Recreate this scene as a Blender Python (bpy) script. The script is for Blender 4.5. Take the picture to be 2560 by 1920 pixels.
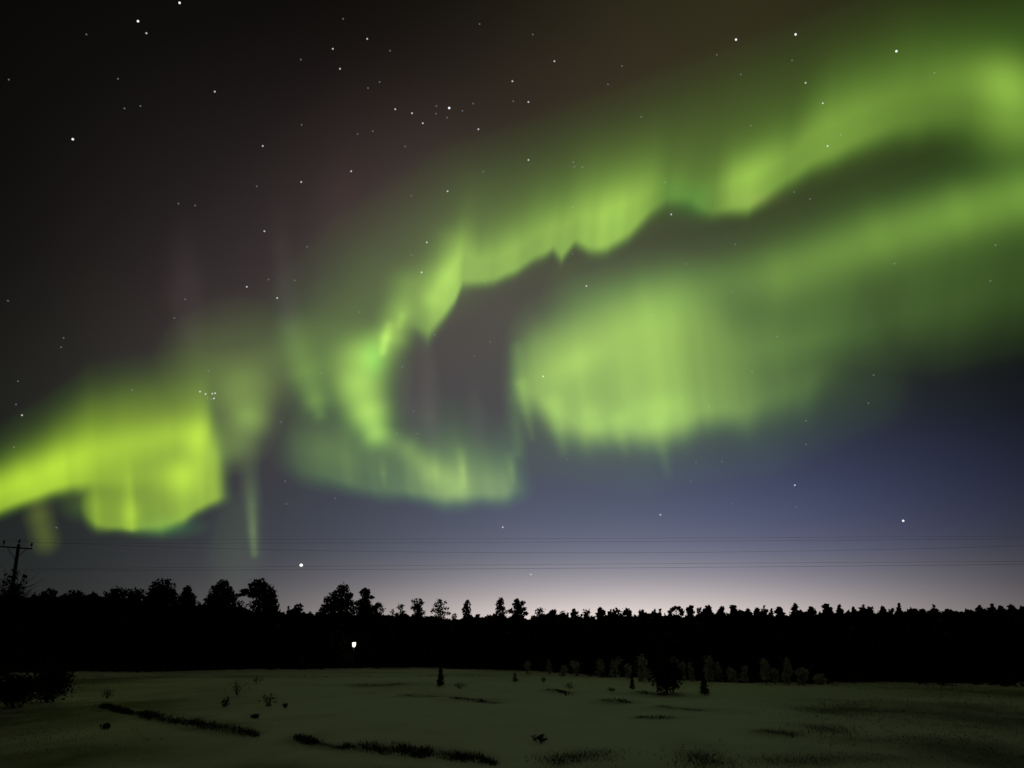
import bpy, math, random
import numpy as np
from mathutils import Vector

# ================================================================ camera, sky, exposure
scene = bpy.context.scene
for o in list(bpy.data.objects):
    bpy.data.objects.remove(o)
COL = scene.collection
EYE = 2.6
PITCH = math.radians(19.37)
FPX = 1934.0                      # focal length in photograph pixels (2560 wide)
cam_data = bpy.data.cameras.new("camera")
cam_data.sensor_width = 36.0
cam_data.lens = 36.0 * FPX / 2560.0
cam_data.clip_start = 0.1
cam_data.clip_end = 80000.0
cam = bpy.data.objects.new("camera", cam_data)
cam.location = (0, 0, EYE)
cam.rotation_euler = (math.pi / 2 + PITCH, 0, 0)
COL.objects.link(cam)
scene.camera = cam
scene.view_settings.view_transform = 'Standard'
scene.view_settings.look = 'None'
scene.view_settings.exposure = 0.0
scene.view_settings.gamma = 1.0
scene.cycles.transparent_max_bounces = 48
scene.cycles.max_bounces = 4
scene.cycles.diffuse_bounces = 2

#SKY-BEGIN
# ---------------------------------------------------------------- night sky: base glow (az/el lobes, degrees)
# each lobe: azimuth, elevation, az width, el width (above), linear rgb
SKY_LOBES = [
    (0, 90, 400, 400, (.0016, .0015, .0014)),          # faint floor everywhere
    # horizon twilight
    (7.5, -.5, 18.8, 4.4, (1.10, .92, .77)),
    (8.5, 2.0, 22.0, 7.2, (.102, .103, .130)),
    (7.0, 8.0, 22.0, 6.5, (.036, .050, .096)),
    (21.0, 10.0, 12.0, 5.5, (.004, .005, .034)),
    (-30.0, 4.0, 22.0, 9.0, (.010, .013, .011)),
    (1.0, 16.0, 21.0, 9.0, (.032, .036, .038)),
    # brown and dull red veil of the high sky
    (-8.0, 24.0, 17.0, 11.0, (.030, .022, .024)),
    (-10.0, 31.0, 8.0, 8.0, (.011, .003, .005)),
    (-6.5, 29.0, 9.0, 8.0, (.022, .023, .014)),
    (4.0, 26.0, 9.0, 5.0, (.016, .022, .010)),
    (12.5, 28.0, 8.0, 4.0, (.014, .018, .010)),
    (-21.0, 19.0, 8.0, 10.0, (.011, .006, .007)),
    (-22.0, 30.0, 16.0, 12.0, (.006, .005, .0045)),
    (6.0, 36.0, 14.0, 9.0, (.022, .015, .011)),
    (22.0, 42.0, 18.0, 11.0, (.024, .022, .008)),
    (-25.0, 16.0, 12.0, 8.0, (.012, .012, .008)),
    (8.0, 21.0, 12.0, 7.0, (.030, .026, .022)),
    (24.0, 26.0, 12.0, 8.0, (.022, .030, .012)),
]

def curtain(X, Y, cols, slant=0.0, p=2.0, rays=None, yref=1000.0, edge=14.0, calm=None):
    """aurora sheet: columns (x, foot y, strength, height, foot softness, plateau) ; rays lean by slant"""
    c = np.array(cols, float)
    x = X + slant * (Y - yref)
    g = lambda k: np.interp(x, c[:, 0], c[:, k])
    foot, A, up, soft, flat = g(1), g(2), g(3), g(4), g(5)
    fine = None
    if rays is not None:
        amp, lift, per, seed = rays
        r = np.random.RandomState(seed)
        def vn(k):
            q = (x + 700) * k / per; i = np.floor(q).astype(int); q = q - i; q = q * q * (3 - 2 * q)
            t1 = r.rand(900) * 2 - 1
            return t1[i] + (t1[i + 1] - t1[i]) * q
        A = A * (1 + amp * (.6 * vn(.7) + .4 * vn(1.7)))
        foot = foot + lift * (.45 * vn(.9) + .55 * vn(2.3))
        fine = .55 * vn(2.6) + .45 * vn(5.5)
        if calm:
            fine = fine / (1 + np.exp((X - calm) / 80))
    t = foot - Y
    below = np.exp(-np.minimum(t, 0) ** 2 / soft ** 2)
    tt = np.maximum(t - flat, 0)
    above = np.exp(-(tt / up) ** p)
    I = A * np.where(t < 0, below, above)
    if fine is not None:
        # thin rays, clearest near the foot
        I = I * (1 + 2.2 * amp * fine * np.exp(-((t - 15) / (soft + .8 * flat + 35)) ** 2))
    x0, x1 = c[0, 0], c[-1, 0]
    I = I / (1 + np.exp(-(x - x0) / edge)) / (1 + np.exp((x - x1) / edge))
    return I

def blob(X, Y, cx, cy, sx, sy, A, rot=0.0, p=1.0):
    a = np.radians(rot); dx, dy = X - cx, Y - cy
    u = dx * np.cos(a) + dy * np.sin(a); v = -dx * np.sin(a) + dy * np.cos(a)
    return A * np.exp(-((u / sx) ** 2 + (v / sy) ** 2) ** p)

def stroke(X, Y, pts, p=1.0):
    """soft line through points (x, y, width, strength)"""
    best = np.zeros_like(X)
    pts = np.array(pts, float)
    num = np.zeros_like(X); 
    seg = []
    for (a, b) in zip(pts[:-1], pts[1:]):
        d = b[:2] - a[:2]; L = max(d @ d, 1e-6)
        t = np.clip(((X - a[0]) * d[0] + (Y - a[1]) * d[1]) / L, 0, 1)
        w = a[2] + (b[2] - a[2]) * t; A = a[3] + (b[3] - a[3]) * t
        dd = (X - a[0] - d[0] * t) ** 2 + (Y - a[1] - d[1] * t) ** 2
        seg.append(A * np.exp(-(dd / w ** 2) ** p))
    s = np.array(seg)
    return (s ** 6).sum(0) ** (1 / 6)

def tint(I, hi, lo, k=.45):
    """linear rgb of the glow: greener when faint, yellower when bright"""
    w = 1 - np.exp(-np.maximum(I, 0) / k)
    return np.stack([I * (lo[c] + (hi[c] - lo[c]) * w) for c in range(3)], -1)

LIME = (.45, .71, .028); LIMELO = (.16, .44, .02)
GREEN = (.39, .67, .085); GREENLO = (.16, .46, .050)
PALE = (.37, .60, .17); PALELO = (.22, .46, .15)

def low_band(X, Y):
    sheet = curtain(X, Y, [(-60, 1285, .58, 80, 18, 20), (0, 1262, .60, 82, 20, 25), (60, 1240, .64, 84, 20, 32), (120, 1218, .68, 86, 22, 36),
        (180, 1203, .66, 95, 26, 48), (230, 1195, .62, 108, 40, 62), (300, 1190, .56, 108, 60, 70), (400, 1180, .54, 108, 60, 72), (470, 1170, .60, 105, 60, 78), (524, 1150, .70, 95, 60, 76)],
        slant=-.04, p=1.8, edge=9, yref=1100, rays=(.08, 6, 130, 3))
    heap = curtain(X, Y, [(196, 1262, .05, 90, 30, 40), (216, 1280, .28, 90, 28, 50), (238, 1298, .50, 92, 20, 70), (264, 1308, .50, 95, 15, 80), (300, 1312, .53, 95, 13, 90), (326, 1318, .74, 95, 10, 95), (342, 1312, .50, 95, 16, 90), (400, 1306, .50, 95, 22, 90), (455, 1290, .54, 95, 20, 90), (490, 1266, .57, 95, 18, 80), (530, 1246, .68, 90, 18, 80), (556, 1235, .66, 80, 20, 70)],
        slant=-.06, p=2.4, edge=8, yref=1250, rays=(.09, 6, 120, 21))
    I = (sheet ** 4 + heap ** 4) ** .25
    I += stroke(X, Y, [(-60, 1240, 40, .30), (60, 1196, 42, .26), (250, 1130, 48, .22), (420, 1092, 46, .24), (498, 1080, 40, .26)])
    I += blob(X, Y, 200, 1262, 45, 34, .09) + blob(X, Y, 455, 1195, 50, 44, .36) + blob(X, Y, 326, 1285, 24, 34, .24) + blob(X, Y, 492, 1110, 28, 40, .24)
    I += blob(X, Y, 390, 985, 230, 60, .07, -14)
    I *= 1 - .14 * np.exp(-((X - 250) / 60) ** 2 - ((Y - 1225) / 30) ** 2)
    return I
def low_band_rgb(X, Y):
    c = tint(low_band(X, Y), LIME, LIMELO, .3)
    c += tint(blob(X, Y, 415, 1318, 75, 22, .07), (.1, .9, .2), (.1, .9, .2))
    return c

def stub_rgb(X, Y):
    I = stroke(X, Y, [(90, 1225, 28, .07), (98, 1290, 29, .12), (113, 1350, 28, .12)])
    return tint(I, (.45, .62, .05), (.45, .62, .05))

def ray_rgb(X, Y):
    I = stroke(X, Y, [(618, 1050, 36, .02), (624, 1180, 22, .055), (629, 1265, 14, .14), (632, 1330, 11, .20), (636, 1385, 9, .13)])
    I += stroke(X, Y, [(600, 1290, 60, .035), (590, 1380, 70, .035), (575, 1450, 70, .02)])
    return tint(I, PALE, PALE)

def knot_rgb(X, Y):
    I = stroke(X, Y, [(600, 860, 90, .09), (612, 960, 66, .26), (620, 1040, 46, .36), (610, 1095, 46, .18)])
    I += stroke(X, Y, [(500, 900, 80, .10), (560, 1010, 60, .14), (566, 1125, 42, .20)])
    I += stroke(X, Y, [(690, 900, 60, .08), (650, 1060, 34, .09)])
    return tint(I, GREEN, (.3, .5, .09))

def arc(X, Y):
    I = curtain(X, Y, [(1060, 800, .52, 65, 20, 65), (1090, 812, .58, 65, 30, 79), (1125, 770, .64, 68, 26, 79), (1150, 735, .62, 68, 22, 86), (1165, 690, .44, 68, 22, 58), (1200, 690, .50, 68, 20, 36),
        (1245, 684, .58, 72, 20, 43), (1300, 664, .58, 76, 20, 43), (1360, 624, .54, 76, 20, 43), (1385, 600, .54, 76, 20, 36), (1408, 628, .58, 79, 22, 61), (1438, 596, .60, 79, 20, 43),
        (1475, 607, .68, 86, 22, 61), (1520, 603, .72, 86, 24, 72), (1570, 572, .66, 86, 26, 65), (1620, 515, .42, 86, 28, 36), (1660, 490, .24, 86, 26, 14), (1720, 492, .20, 94, 26, 22),
        (1775, 512, .28, 94, 24, 43), (1820, 503, .54, 79, 24, 54), (1865, 500, .60, 79, 26, 61), (1905, 478, .50, 79, 30, 58), (1955, 430, .40, 79, 34, 43), (2050, 375, .44, 94, 40, 60),
        (2200, 312, .32, 89, 50, 55), (2300, 278, .24, 94, 60, 47), (2400, 272, .20, 102, 70, 38), (2500, 290, .22, 102, 60, 34), (2650, 330, .20, 110, 70, 34)], slant=.08, p=1.5, yref=600, edge=16, rays=(.09, 12, 120, 5), calm=1760)
    I += blob(X, Y, 1880, 430, 75, 45, .16, -38) + blob(X, Y, 1545, 520, 70, 60, .08)
    I += blob(X, Y, 2525, 215, 85, 70, .36, 30) + blob(X, Y, 2450, 190, 130, 65, .12) + blob(X, Y, 2530, 345, 95, 85, .20) + blob(X, Y, 2150, 420, 500, 130, .045, -14)
    # the hook where the arc bends down toward the pines
    I += stroke(X, Y, [(1125, 610, 42, .16), (1108, 690, 48, .28), (1088, 750, 34, .28), (1086, 785, 22, .14)])
    I += stroke(X, Y, [(1020, 720, 46, .26), (1006, 780, 42, .44), (978, 840, 40, .58), (920, 900, 60, .68), (906, 960, 60, .74), (922, 1030, 50, .86), (938, 1078, 36, .70)])
    I += stroke(X, Y, [(972, 815, 12, .20), (964, 845, 13, .46), (957, 880, 10, .34)])
    I += stroke(X, Y, [(1005, 790, 10, .18), (998, 815, 10, .14)])
    I += stroke(X, Y, [(890, 800, 90, .09), (860, 900, 60, .13), (868, 990, 40, .14)])
    # strand beside the hook
    I += stroke(X, Y, [(735, 840, 44, .12), (762, 930, 46, .27), (788, 1000, 32, .30), (798, 1032, 20, .20)])
    I += stroke(X, Y, [(790, 850, 70, .12), (830, 900, 60, .12)])
    # wide pale light above the arc
    I += stroke(X, Y, [(760, 860, 150, .05), (950, 700, 135, .11), (1200, 540, 130, .14), (1500, 440, 130, .14), (1900, 300, 140, .11), (2300, 160, 150, .12), (2650, 90, 160, .12)])
    return I
def arc_rgb(X, Y):
    c = tint(arc(X, Y), GREEN, GREENLO, .5)
    c += tint(stroke(X, Y, [(1680, 480, 45, .06), (1740, 500, 40, .09)]) + blob(X, Y, 932, 895, 28, 42, .20), (.02, .8, .08), (.02, .8, .08))
    c += tint(blob(X, Y, 1880, 497, 60, 20, .05), (.7, .35, .2), (.7, .35, .2))
    return c

def patch(X, Y):
    I = curtain(X, Y, [(1283, 950, .16, 150, 60, 60), (1310, 960, .36, 150, 60, 70), (1350, 985, .46, 130, 63, 110), (1400, 1020, .50, 125, 63, 150), (1450, 1058, .52, 130, 54, 190), (1500, 1062, .52, 150, 54, 200),
        (1560, 1050, .52, 150, 52, 210), (1640, 1058, .58, 160, 50, 230), (1700, 1046, .52, 170, 52, 210), (1745, 1025, .40, 170, 52, 190), (1800, 1026, .34, 170, 50, 150), (1860, 1022, .27, 165, 58, 110), (1905, 1002, .22, 165, 60, 80), (1960, 985, .17, 160, 65, 50),
        (2050, 930, .11, 160, 70, 20), (2150, 850, .03, 140, 80, 20), (2240, 800, 0, 140, 80, 20)], slant=-.12, p=2.2, yref=1000, edge=11, rays=(.05, 18, 120, 9))
    I *= 1.36 / (1 + np.exp(-(Y - np.interp(X, [1240, 1290, 1340, 1400, 1500, 1600, 1700, 1850, 2100], [930, 885, 838, 800, 752, 720, 700, 672, 640])) / 40))
    I += blob(X, Y, 1440, 905, 90, 40, .20, -28) + blob(X, Y, 1645, 1020, 75, 32, .16, -8) + blob(X, Y, 1590, 830, 160, 80, .08, -15)
    for (x0, y0, x1, y1, w, A) in ((1302, 960, 1330, 1095, 12, .17), (1385, 1010, 1408, 1130, 18, .17), (1480, 1040, 1502, 1100, 22, .15), (1545, 1050, 1565, 1132, 18, .15), (1640, 1060, 1670, 1185, 15, .11)):
        I += stroke(X, Y, [(x0, y0, w * 1.5, A), ((x0 + x1) / 2, (y0 + y1) / 2, w * 1.1, A), (x1, y1, w * .7, A * .35)])
    I += stroke(X, Y, [(1330, 1100, 90, .05), (1600, 1130, 95, .055), (1900, 1070, 110, .055), (2150, 960, 120, .05)])
    return I
def patch_rgb(X, Y):
    return tint(patch(X, Y), (.38, .65, .085), (.15, .42, .075), .4)

def upper_band_rgb(X, Y):
    I = stroke(X, Y, [(1450, 745, 70, .10), (1700, 720, 75, .16), (1950, 680, 75, .24), (2200, 590, 75, .29), (2400, 530, 72, .32), (2560, 490, 75, .32), (2700, 455, 80, .32)])
    I += curtain(X, Y, [(1880, 860, .10, 180, 50, 60), (1990, 845, .13, 160, 50, 60), (2050, 838, .13, 170, 45, 60), (2110, 825, .12, 180, 60, 60), (2200, 790, .11, 190, 90, 60), (2350, 740, .13, 200, 130, 60), (2500, 700, .11, 200, 140, 60), (2700, 660, .10, 200, 140, 60)], slant=.1, p=2, yref=800, edge=30, rays=(.06, 8, 170, 4))
    I *= 1.22
    return tint(I, (.33, .62, .075), (.17, .43, .075), .4)

def fringe_rgb(X, Y):
    I = curtain(X, Y, [(735, 1160, .07, 110, 40, 30), (800, 1185, .105, 115, 34, 40), (880, 1198, .12, 115, 28, 40), (950, 1212, .13, 105, 26, 30), (1010, 1215, .16, 90, 24, 20), (1060, 1225, .21, 85, 26, 20),
        (1110, 1240, .29, 90, 28, 25), (1150, 1235, .30, 95, 28, 25), (1200, 1228, .25, 85, 26, 20), (1260, 1222, .21, 80, 28, 15), (1290, 1210, .19, 80, 30, 10)], slant=-.10, p=1.5, yref=1200, edge=14, rays=(.11, 16, 120, 12))
    I += stroke(X, Y, [(950, 1085, 34, .08), (1020, 1125, 30, .13), (1080, 1180, 32, .16), (1130, 1215, 40, .12)])
    for (x, y0, y1, A) in ((958, 1150, 1215, .07), (1157, 1130, 1215, .12), (1279, 1140, 1205, .08), (1090, 1130, 1230, .05)):
        I += stroke(X, Y, [(x - 4, y0, 13, A * .4), (x, (y0 + y1) / 2, 9, A), (x + 4, y1, 8, A * .5)])
    I += stroke(X, Y, [(1290, 870, 16, .05), (1288, 1000, 20, .06), (1296, 1130, 16, .05)])
    I += blob(X, Y, 850, 1120, 130, 60, .05)
    I *= 1.75
    c = tint(I, (.38, .61, .10), (.10, .44, .06), .28)
    c += tint(stroke(X, Y, [(1068, 860, 26, .014), (1072, 1040, 26, .036), (1088, 1130, 24, .014)]) + stroke(X, Y, [(1010, 880, 30, .008), (1022, 1010, 26, .022), (1034, 1090, 26, .012)]) + stroke(X, Y, [(1180, 900, 26, .004), (1192, 1050, 22, .014), (1200, 1140, 20, .006)]), (.8, .7, .6), (.8, .7, .6))
    return c

def veil_rgb(X, Y):
    I = stroke(X, Y, [(680, 430, 45, .006), (700, 620, 39, .018), (722, 800, 36, .028), (735, 890, 42, .016)])
    I += stroke(X, Y, [(455, 480, 54, .005), (472, 700, 48, .016), (482, 830, 51, .018), (490, 900, 57, .008)])
    I += stroke(X, Y, [(540, 560, 45, .003), (560, 760, 45, .010), (575, 870, 45, .010)])
    I += stroke(X, Y, [(780, 560, 60, .006), (800, 720, 54, .014), (810, 800, 54, .010)])
    c = tint(I, (.75, .72, .68), (.75, .72, .68))
    R = stroke(X, Y, [(870, 300, 90, .004), (850, 480, 75, .009), (845, 640, 60, .004)])
    R += stroke(X, Y, [(430, 560, 60, .002), (440, 740, 60, .007), (450, 820, 60, .003)])
    return c * .6 + tint(R, (.9, .25, .4), (.9, .25, .4))

AURORA = [("low_band", low_band_rgb), ("stub", stub_rgb), ("ray", ray_rgb), ("knot", knot_rgb), ("arc", arc_rgb), ("patch", patch_rgb), ("upper_band", upper_band_rgb), ("fringe", fringe_rgb), ("veil", veil_rgb)]
#SKY-END
OVERHEAD = [
    (0, 82, 400, 18, (.0465, .0375, .020)),   # unseen glow above the frame, added to light the snow
    (-180, 40, 60, 30, (.006, .007, .004)), (180, 40, 60, 30, (.006, .007, .004)),  # unseen glow behind the camera, added as fill
]
# ---- the world: a night sky after dusk, every lobe a soft patch of light around one direction
world = bpy.data.worlds.new("World")
scene.world = world
world.use_nodes = True
wt = world.node_tree
wt.nodes.clear()
def wnode(t, **kw):
    n = wt.nodes.new(t)
    for k, v in kw.items():
        setattr(n, k, v)
    return n
def wmath(op, a, b=None):
    n = wnode('ShaderNodeMath', operation=op)
    for i, v in enumerate((a, b)):
        if v is None:
            continue
        if isinstance(v, (int, float)):
            n.inputs[i].default_value = v
        else:
            wt.links.new(v, n.inputs[i])
    return n.outputs[0]
tc = wnode('ShaderNodeTexCoord')
sep = wnode('ShaderNodeSeparateXYZ')
wt.links.new(tc.outputs['Generated'], sep.inputs[0])
AZ = wmath('MULTIPLY', wmath('ARCTAN2', sep.outputs[0], sep.outputs[1]), 180 / math.pi)
ELV = wmath('MULTIPLY', wmath('ARCSINE', sep.outputs[2]), 180 / math.pi)
total = None
for a0, e0, sa, se, rgb in SKY_LOBES + OVERHEAD:
    u = wmath('MULTIPLY', wmath('SUBTRACT', AZ, a0), 1 / sa)
    v = wmath('MULTIPLY', wmath('SUBTRACT', ELV, e0), 1 / se)
    d2 = wmath('ADD', wmath('MULTIPLY', u, u), wmath('MULTIPLY', v, v))
    g = wmath('EXPONENT', wmath('MULTIPLY', d2, -1.0))
    sc = wnode('ShaderNodeVectorMath', operation='SCALE')
    sc.inputs[0].default_value = rgb
    wt.links.new(g, sc.inputs[3])
    if total is None:
        total = sc.outputs[0]
    else:
        ad = wnode('ShaderNodeVectorMath', operation='ADD')
        wt.links.new(total, ad.inputs[0]); wt.links.new(sc.outputs[0], ad.inputs[1])
        total = ad.outputs[0]
bg = wnode('ShaderNodeBackground')
bg.inputs[1].default_value = 1.0
wo = wnode('ShaderNodeOutputWorld')
wt.links.new(total, bg.inputs[0]); wt.links.new(bg.outputs[0], wo.inputs[0])

# ================================================================ helpers
CP, SP = math.cos(PITCH), math.sin(PITCH)
def ray(px, py):
    """direction of sight for a photograph pixel"""
    dx, du = (px - 1280.0) / FPX, (960.0 - py) / FPX
    return Vector((dx, CP - du * SP, SP + du * CP))
def at(px, py, Y):
    d = ray(px, py)
    return Vector((0, 0, EYE)) + d * (Y / d.y)
def on_ground(px, py):
    d = ray(px, py)
    t = EYE / max(-d.z, 1e-3)
    p = d * t
    p.z = ground_z(p.x, p.y)
    return p
def px_size(px, py, Y):
    return Y / ray(px, py).y / FPX

_rs = np.random.RandomState(7)
_TAB = _rs.rand(256, 256) * 2 - 1
def vnoise(x, y):
    x = np.asarray(x, float); y = np.asarray(y, float)
    i, j = np.floor(x).astype(int), np.floor(y).astype(int)
    u, v = x - i, y - j
    u = u * u * (3 - 2 * u); v = v * v * (3 - 2 * v)
    T = lambda a, b: _TAB[a & 255, b & 255]
    return (T(i, j) * (1 - u) + T(i + 1, j) * u) * (1 - v) + (T(i, j + 1) * (1 - u) + T(i + 1, j + 1) * u) * v
def ground_z(x, y):
    x = np.asarray(x, float); y = np.asarray(y, float)
    near = np.clip((y - 6) / 20.0, 0, 1)
    z = .16 * vnoise(x / 13 + 3, y / 19) + .10 * vnoise(x / 4.3, y / 7 + 9) + .035 * vnoise(x / 1.5, y / 2.2) + .012 * vnoise(x / .5, y / .8)
    z = z + .10 * vnoise(x / 5 + 40, y / 4 + 11) * np.clip((x - 4) / 25, 0, 1)
    z = z * near
    return z if z.ndim else float(z)

def tag(o, label=None, cat=None, group=None, kind=None):
    if label: o['label'] = label
    if cat: o['category'] = cat
    if group: o['group'] = group
    if kind: o['kind'] = kind
    return o
def mesh(name, V, F, mat=None, smooth=False):
    me = bpy.data.meshes.new(name)
    V = np.asarray(V, np.float32)
    if isinstance(F, np.ndarray):
        n, k = F.shape
        me.vertices.add(len(V)); me.vertices.foreach_set('co', V.ravel())
        me.loops.add(n * k); me.loops.foreach_set('vertex_index', F.astype(np.int32).ravel())
        me.polygons.add(n)
        me.polygons.foreach_set('loop_start', (np.arange(n) * k).astype(np.int32))
        me.polygons.foreach_set('loop_total', np.full(n, k, np.int32))
        me.update(calc_edges=True); me.validate()
    else:
        me.from_pydata([tuple(v) for v in V], [], F)
    if smooth:
        me.polygons.foreach_set('use_smooth', np.ones(len(me.polygons), bool))
    if mat: me.materials.append(mat)
    return me
def obj(name, me, parent=None, loc=(0, 0, 0)):
    o = bpy.data.objects.new(name, me)
    o.location = loc
    COL.objects.link(o)
    if parent: o.parent = parent
    return o
def thing(name, label, cat, loc, group=None, rotz=0.0):
    o = bpy.data.objects.new(name, None)
    o.location = loc; o.rotation_euler = (0, 0, rotz)
    o.empty_display_size = .3
    COL.objects.link(o)
    return tag(o, label, cat, group)
def copy_tree(root, loc, scale, rotz):
    r = root.copy(); COL.objects.link(r)
    r.location = loc; r.scale = scale; r.rotation_euler = (0, 0, rotz)
    for ch in root.children:
        c = ch.copy(); COL.objects.link(c); c.parent = r
    return r

class Geo:
    """collects tubes, boxes and lathes into one mesh"""
    def __init__(self): self.V, self.F = [], []
    def tube(self, pts, radii, n=8, cap=True):
        pts = [Vector(p) for p in pts]; b = len(self.V); rings = []
        for i, p in enumerate(pts):
            t = (pts[min(i + 1, len(pts) - 1)] - pts[max(i - 1, 0)]).normalized()
            a = t.orthogonal().normalized(); c = t.cross(a)
            ring = []
            for k in range(n):
                w = 2 * math.pi * k / n
                ring.append(len(self.V)); self.V.append(p + (a * math.cos(w) + c * math.sin(w)) * radii[i])
            rings.append(ring)
        for r0, r1 in zip(rings[:-1], rings[1:]):
            for k in range(n):
                self.F.append((r0[k], r0[(k + 1) % n], r1[(k + 1) % n], r1[k]))
        if cap:
            self.F.append(tuple(reversed(rings[0]))); self.F.append(tuple(rings[-1]))
        return self
    def lathe(self, prof, c=(0, 0, 0), n=12):
        c = Vector(c)
        return self.tube_rings([(c + Vector((0, 0, z)), r) for r, z in prof], n)
    def tube_rings(self, prof, n):
        rings = []
        for p, r in prof:
            ring = []
            for k in range(n):
                w = 2 * math.pi * k / n
                ring.append(len(self.V)); self.V.append(p + Vector((math.cos(w) * r, math.sin(w) * r, 0)))
            rings.append(ring)
        for r0, r1 in zip(rings[:-1], rings[1:]):
            for k in range(n):
                self.F.append((r0[k], r0[(k + 1) % n], r1[(k + 1) % n], r1[k]))
        self.F.append(tuple(reversed(rings[0]))); self.F.append(tuple(rings[-1]))
        return self
    def mesh(self, name, mat, smooth=True): return mesh(name, self.V, self.F, mat, smooth)

# ---- materials
def material(name, col, rough=.8, var=.0, scale=2.0, bump=0.0, bscale=8.0):
    m = bpy.data.materials.new(name); m.use_nodes = True
    nt = m.node_tree; b = nt.nodes['Principled BSDF']
    b.inputs['Roughness'].default_value = rough
    b.inputs['Base Color'].default_value = (*col, 1)
    b.inputs['Specular IOR Level'].default_value = .2
    t = nt.nodes.new('ShaderNodeTexCoord')
    if var:
        n = nt.nodes.new('ShaderNodeTexNoise'); n.inputs['Scale'].default_value = scale; n.inputs['Detail'].default_value = 4
        r = nt.nodes.new('ShaderNodeValToRGB')
        r.color_ramp.elements[0].position = .3; r.color_ramp.elements[1].position = .7
        r.color_ramp.elements[0].color = (*[c * (1 - var) for c in col], 1)
        r.color_ramp.elements[1].color = (*[min(c * (1 + var), 1) for c in col], 1)
        nt.links.new(t.outputs['Object'], n.inputs['Vector']); nt.links.new(n.outputs['Fac'], r.inputs[0]); nt.links.new(r.outputs[0], b.inputs['Base Color'])
    if bump:
        n2 = nt.nodes.new('ShaderNodeTexNoise'); n2.inputs['Scale'].default_value = bscale; n2.inputs['Detail'].default_value = 5
        bp = nt.nodes.new('ShaderNodeBump'); bp.inputs['Strength'].default_value = bump; bp.inputs['Distance'].default_value = .1
        nt.links.new(t.outputs['Object'], n2.inputs['Vector']); nt.links.new(n2.outputs['Fac'], bp.inputs['Height']); nt.links.new(bp.outputs[0], b.inputs['Normal'])
    return m
def glow_material(name, col, strength):
    m = bpy.data.materials.new(name); m.use_nodes = True
    nt = m.node_tree; nt.nodes.clear()
    e = nt.nodes.new('ShaderNodeEmission'); e.inputs[0].default_value = (*col, 1); e.inputs[1].default_value = strength
    o = nt.nodes.new('ShaderNodeOutputMaterial'); nt.links.new(e.outputs[0], o.inputs[0])
    m.cycles.emission_sampling = 'NONE'
    return m
SNOW = material("snow", (.78, .80, .82), .7, .05, .35, .35, 1.6)
NEEDLE = material("pine_needles", (.035, .045, .026), .8, .35, .9)
BARK = material("bark", (.07, .05, .04), .9, .3, 3, .4, 12)
TWIG = material("bare_twigs", (.045, .036, .03), .9, .3, 3)
HEATH = material("dry_heath", (.10, .085, .055), .9, .4, 3)
SEDGE = material("dark_sedge", (.085, .08, .05), .9, .4, 3)
FROST = material("snow_on_twigs", (.74, .76, .78), .8, .1, 2)
OLDWOOD = material("weathered_pole_wood", (.09, .08, .07), .9, .3, 6, .3, 20)
METAL = material("galvanised_steel", (.18, .18, .18), .5, .1, 8)
CERAMIC = material("brown_ceramic", (.05, .03, .02), .3, .1, 8)
WIRE = material("dull_cable", (.03, .03, .03), .6, .1, 1)

# heath showing through thin snow, plus painted corner darkening (attribute on the ground)
nt = SNOW.node_tree; b_ = nt.nodes['Principled BSDF']
old = b_.inputs['Base Color'].links[0].from_socket
at_n = nt.nodes.new('ShaderNodeAttribute'); at_n.attribute_name = 'heath_and_vignette'
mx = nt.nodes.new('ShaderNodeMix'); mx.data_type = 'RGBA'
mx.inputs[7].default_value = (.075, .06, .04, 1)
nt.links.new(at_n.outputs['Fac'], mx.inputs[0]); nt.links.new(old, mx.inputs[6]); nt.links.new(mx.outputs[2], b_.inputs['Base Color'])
# ================================================================ aurora: hanging sheets of light, kilometres away
def aurora_material():
    m = bpy.data.materials.new("aurora_light"); m.use_nodes = True
    nt = m.node_tree; nt.nodes.clear()
    a = nt.nodes.new('ShaderNodeAttribute'); a.attribute_name = 'radiance'
    e = nt.nodes.new('ShaderNodeEmission'); t = nt.nodes.new('ShaderNodeBsdfTransparent')
    s = nt.nodes.new('ShaderNodeAddShader'); o = nt.nodes.new('ShaderNodeOutputMaterial')
    nt.links.new(a.outputs['Color'], e.inputs[0]); nt.links.new(e.outputs[0], s.inputs[0]); nt.links.new(t.outputs[0], s.inputs[1]); nt.links.new(s.outputs[0], o.inputs[0])
    m.cycles.emission_sampling = 'NONE'
    return m
AMAT = aurora_material()
AINFO = {
    "low_band": ("aurora_band", "brightest yellow-green aurora band, low above the pines beside the utility pole", 6200, 1),
    "stub": ("aurora_ray", "short dim olive aurora ray hanging beside the utility pole under the yellow-green band", 6000, 2),
    "ray": ("aurora_ray", "thin pale aurora ray pointing straight down at the two big pines", 7600, 3),
    "knot": ("aurora_patch", "soft olive aurora knot between the yellow-green band and the hook", 8000, 4),
    "arc": ("aurora_band", "long green aurora arc climbing from a bright hook to the upper corner", 9000, 5),
    "patch": ("aurora_patch", "broad soft pale green aurora patch in the middle of the sky under the arc", 12500, 6),
    "upper_band": ("aurora_band", "smooth plain green aurora band below the long arc, fading into the dark", 14500, 7),
    "fringe": ("aurora_curtain", "faint grey-green aurora fringe of short rays closing the loop under the hook", 10500, 8),
    "veil": ("aurora_ray", "barely visible grey aurora rays rising into the dark upper sky", 16000, 9),
}
STEP = 6.0
gx = np.arange(-180, 2741, STEP); gy = np.arange(-180, 1500, STEP)
GX, GY = np.meshgrid(gx, gy)
ddx = (GX - 1280) / FPX; ddu = (960 - GY) / FPX
DIR = np.stack([ddx, CP - ddu * SP, SP + ddu * CP], -1)
HOR = np.sqrt(DIR[..., 0] ** 2 + DIR[..., 1] ** 2)
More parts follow.
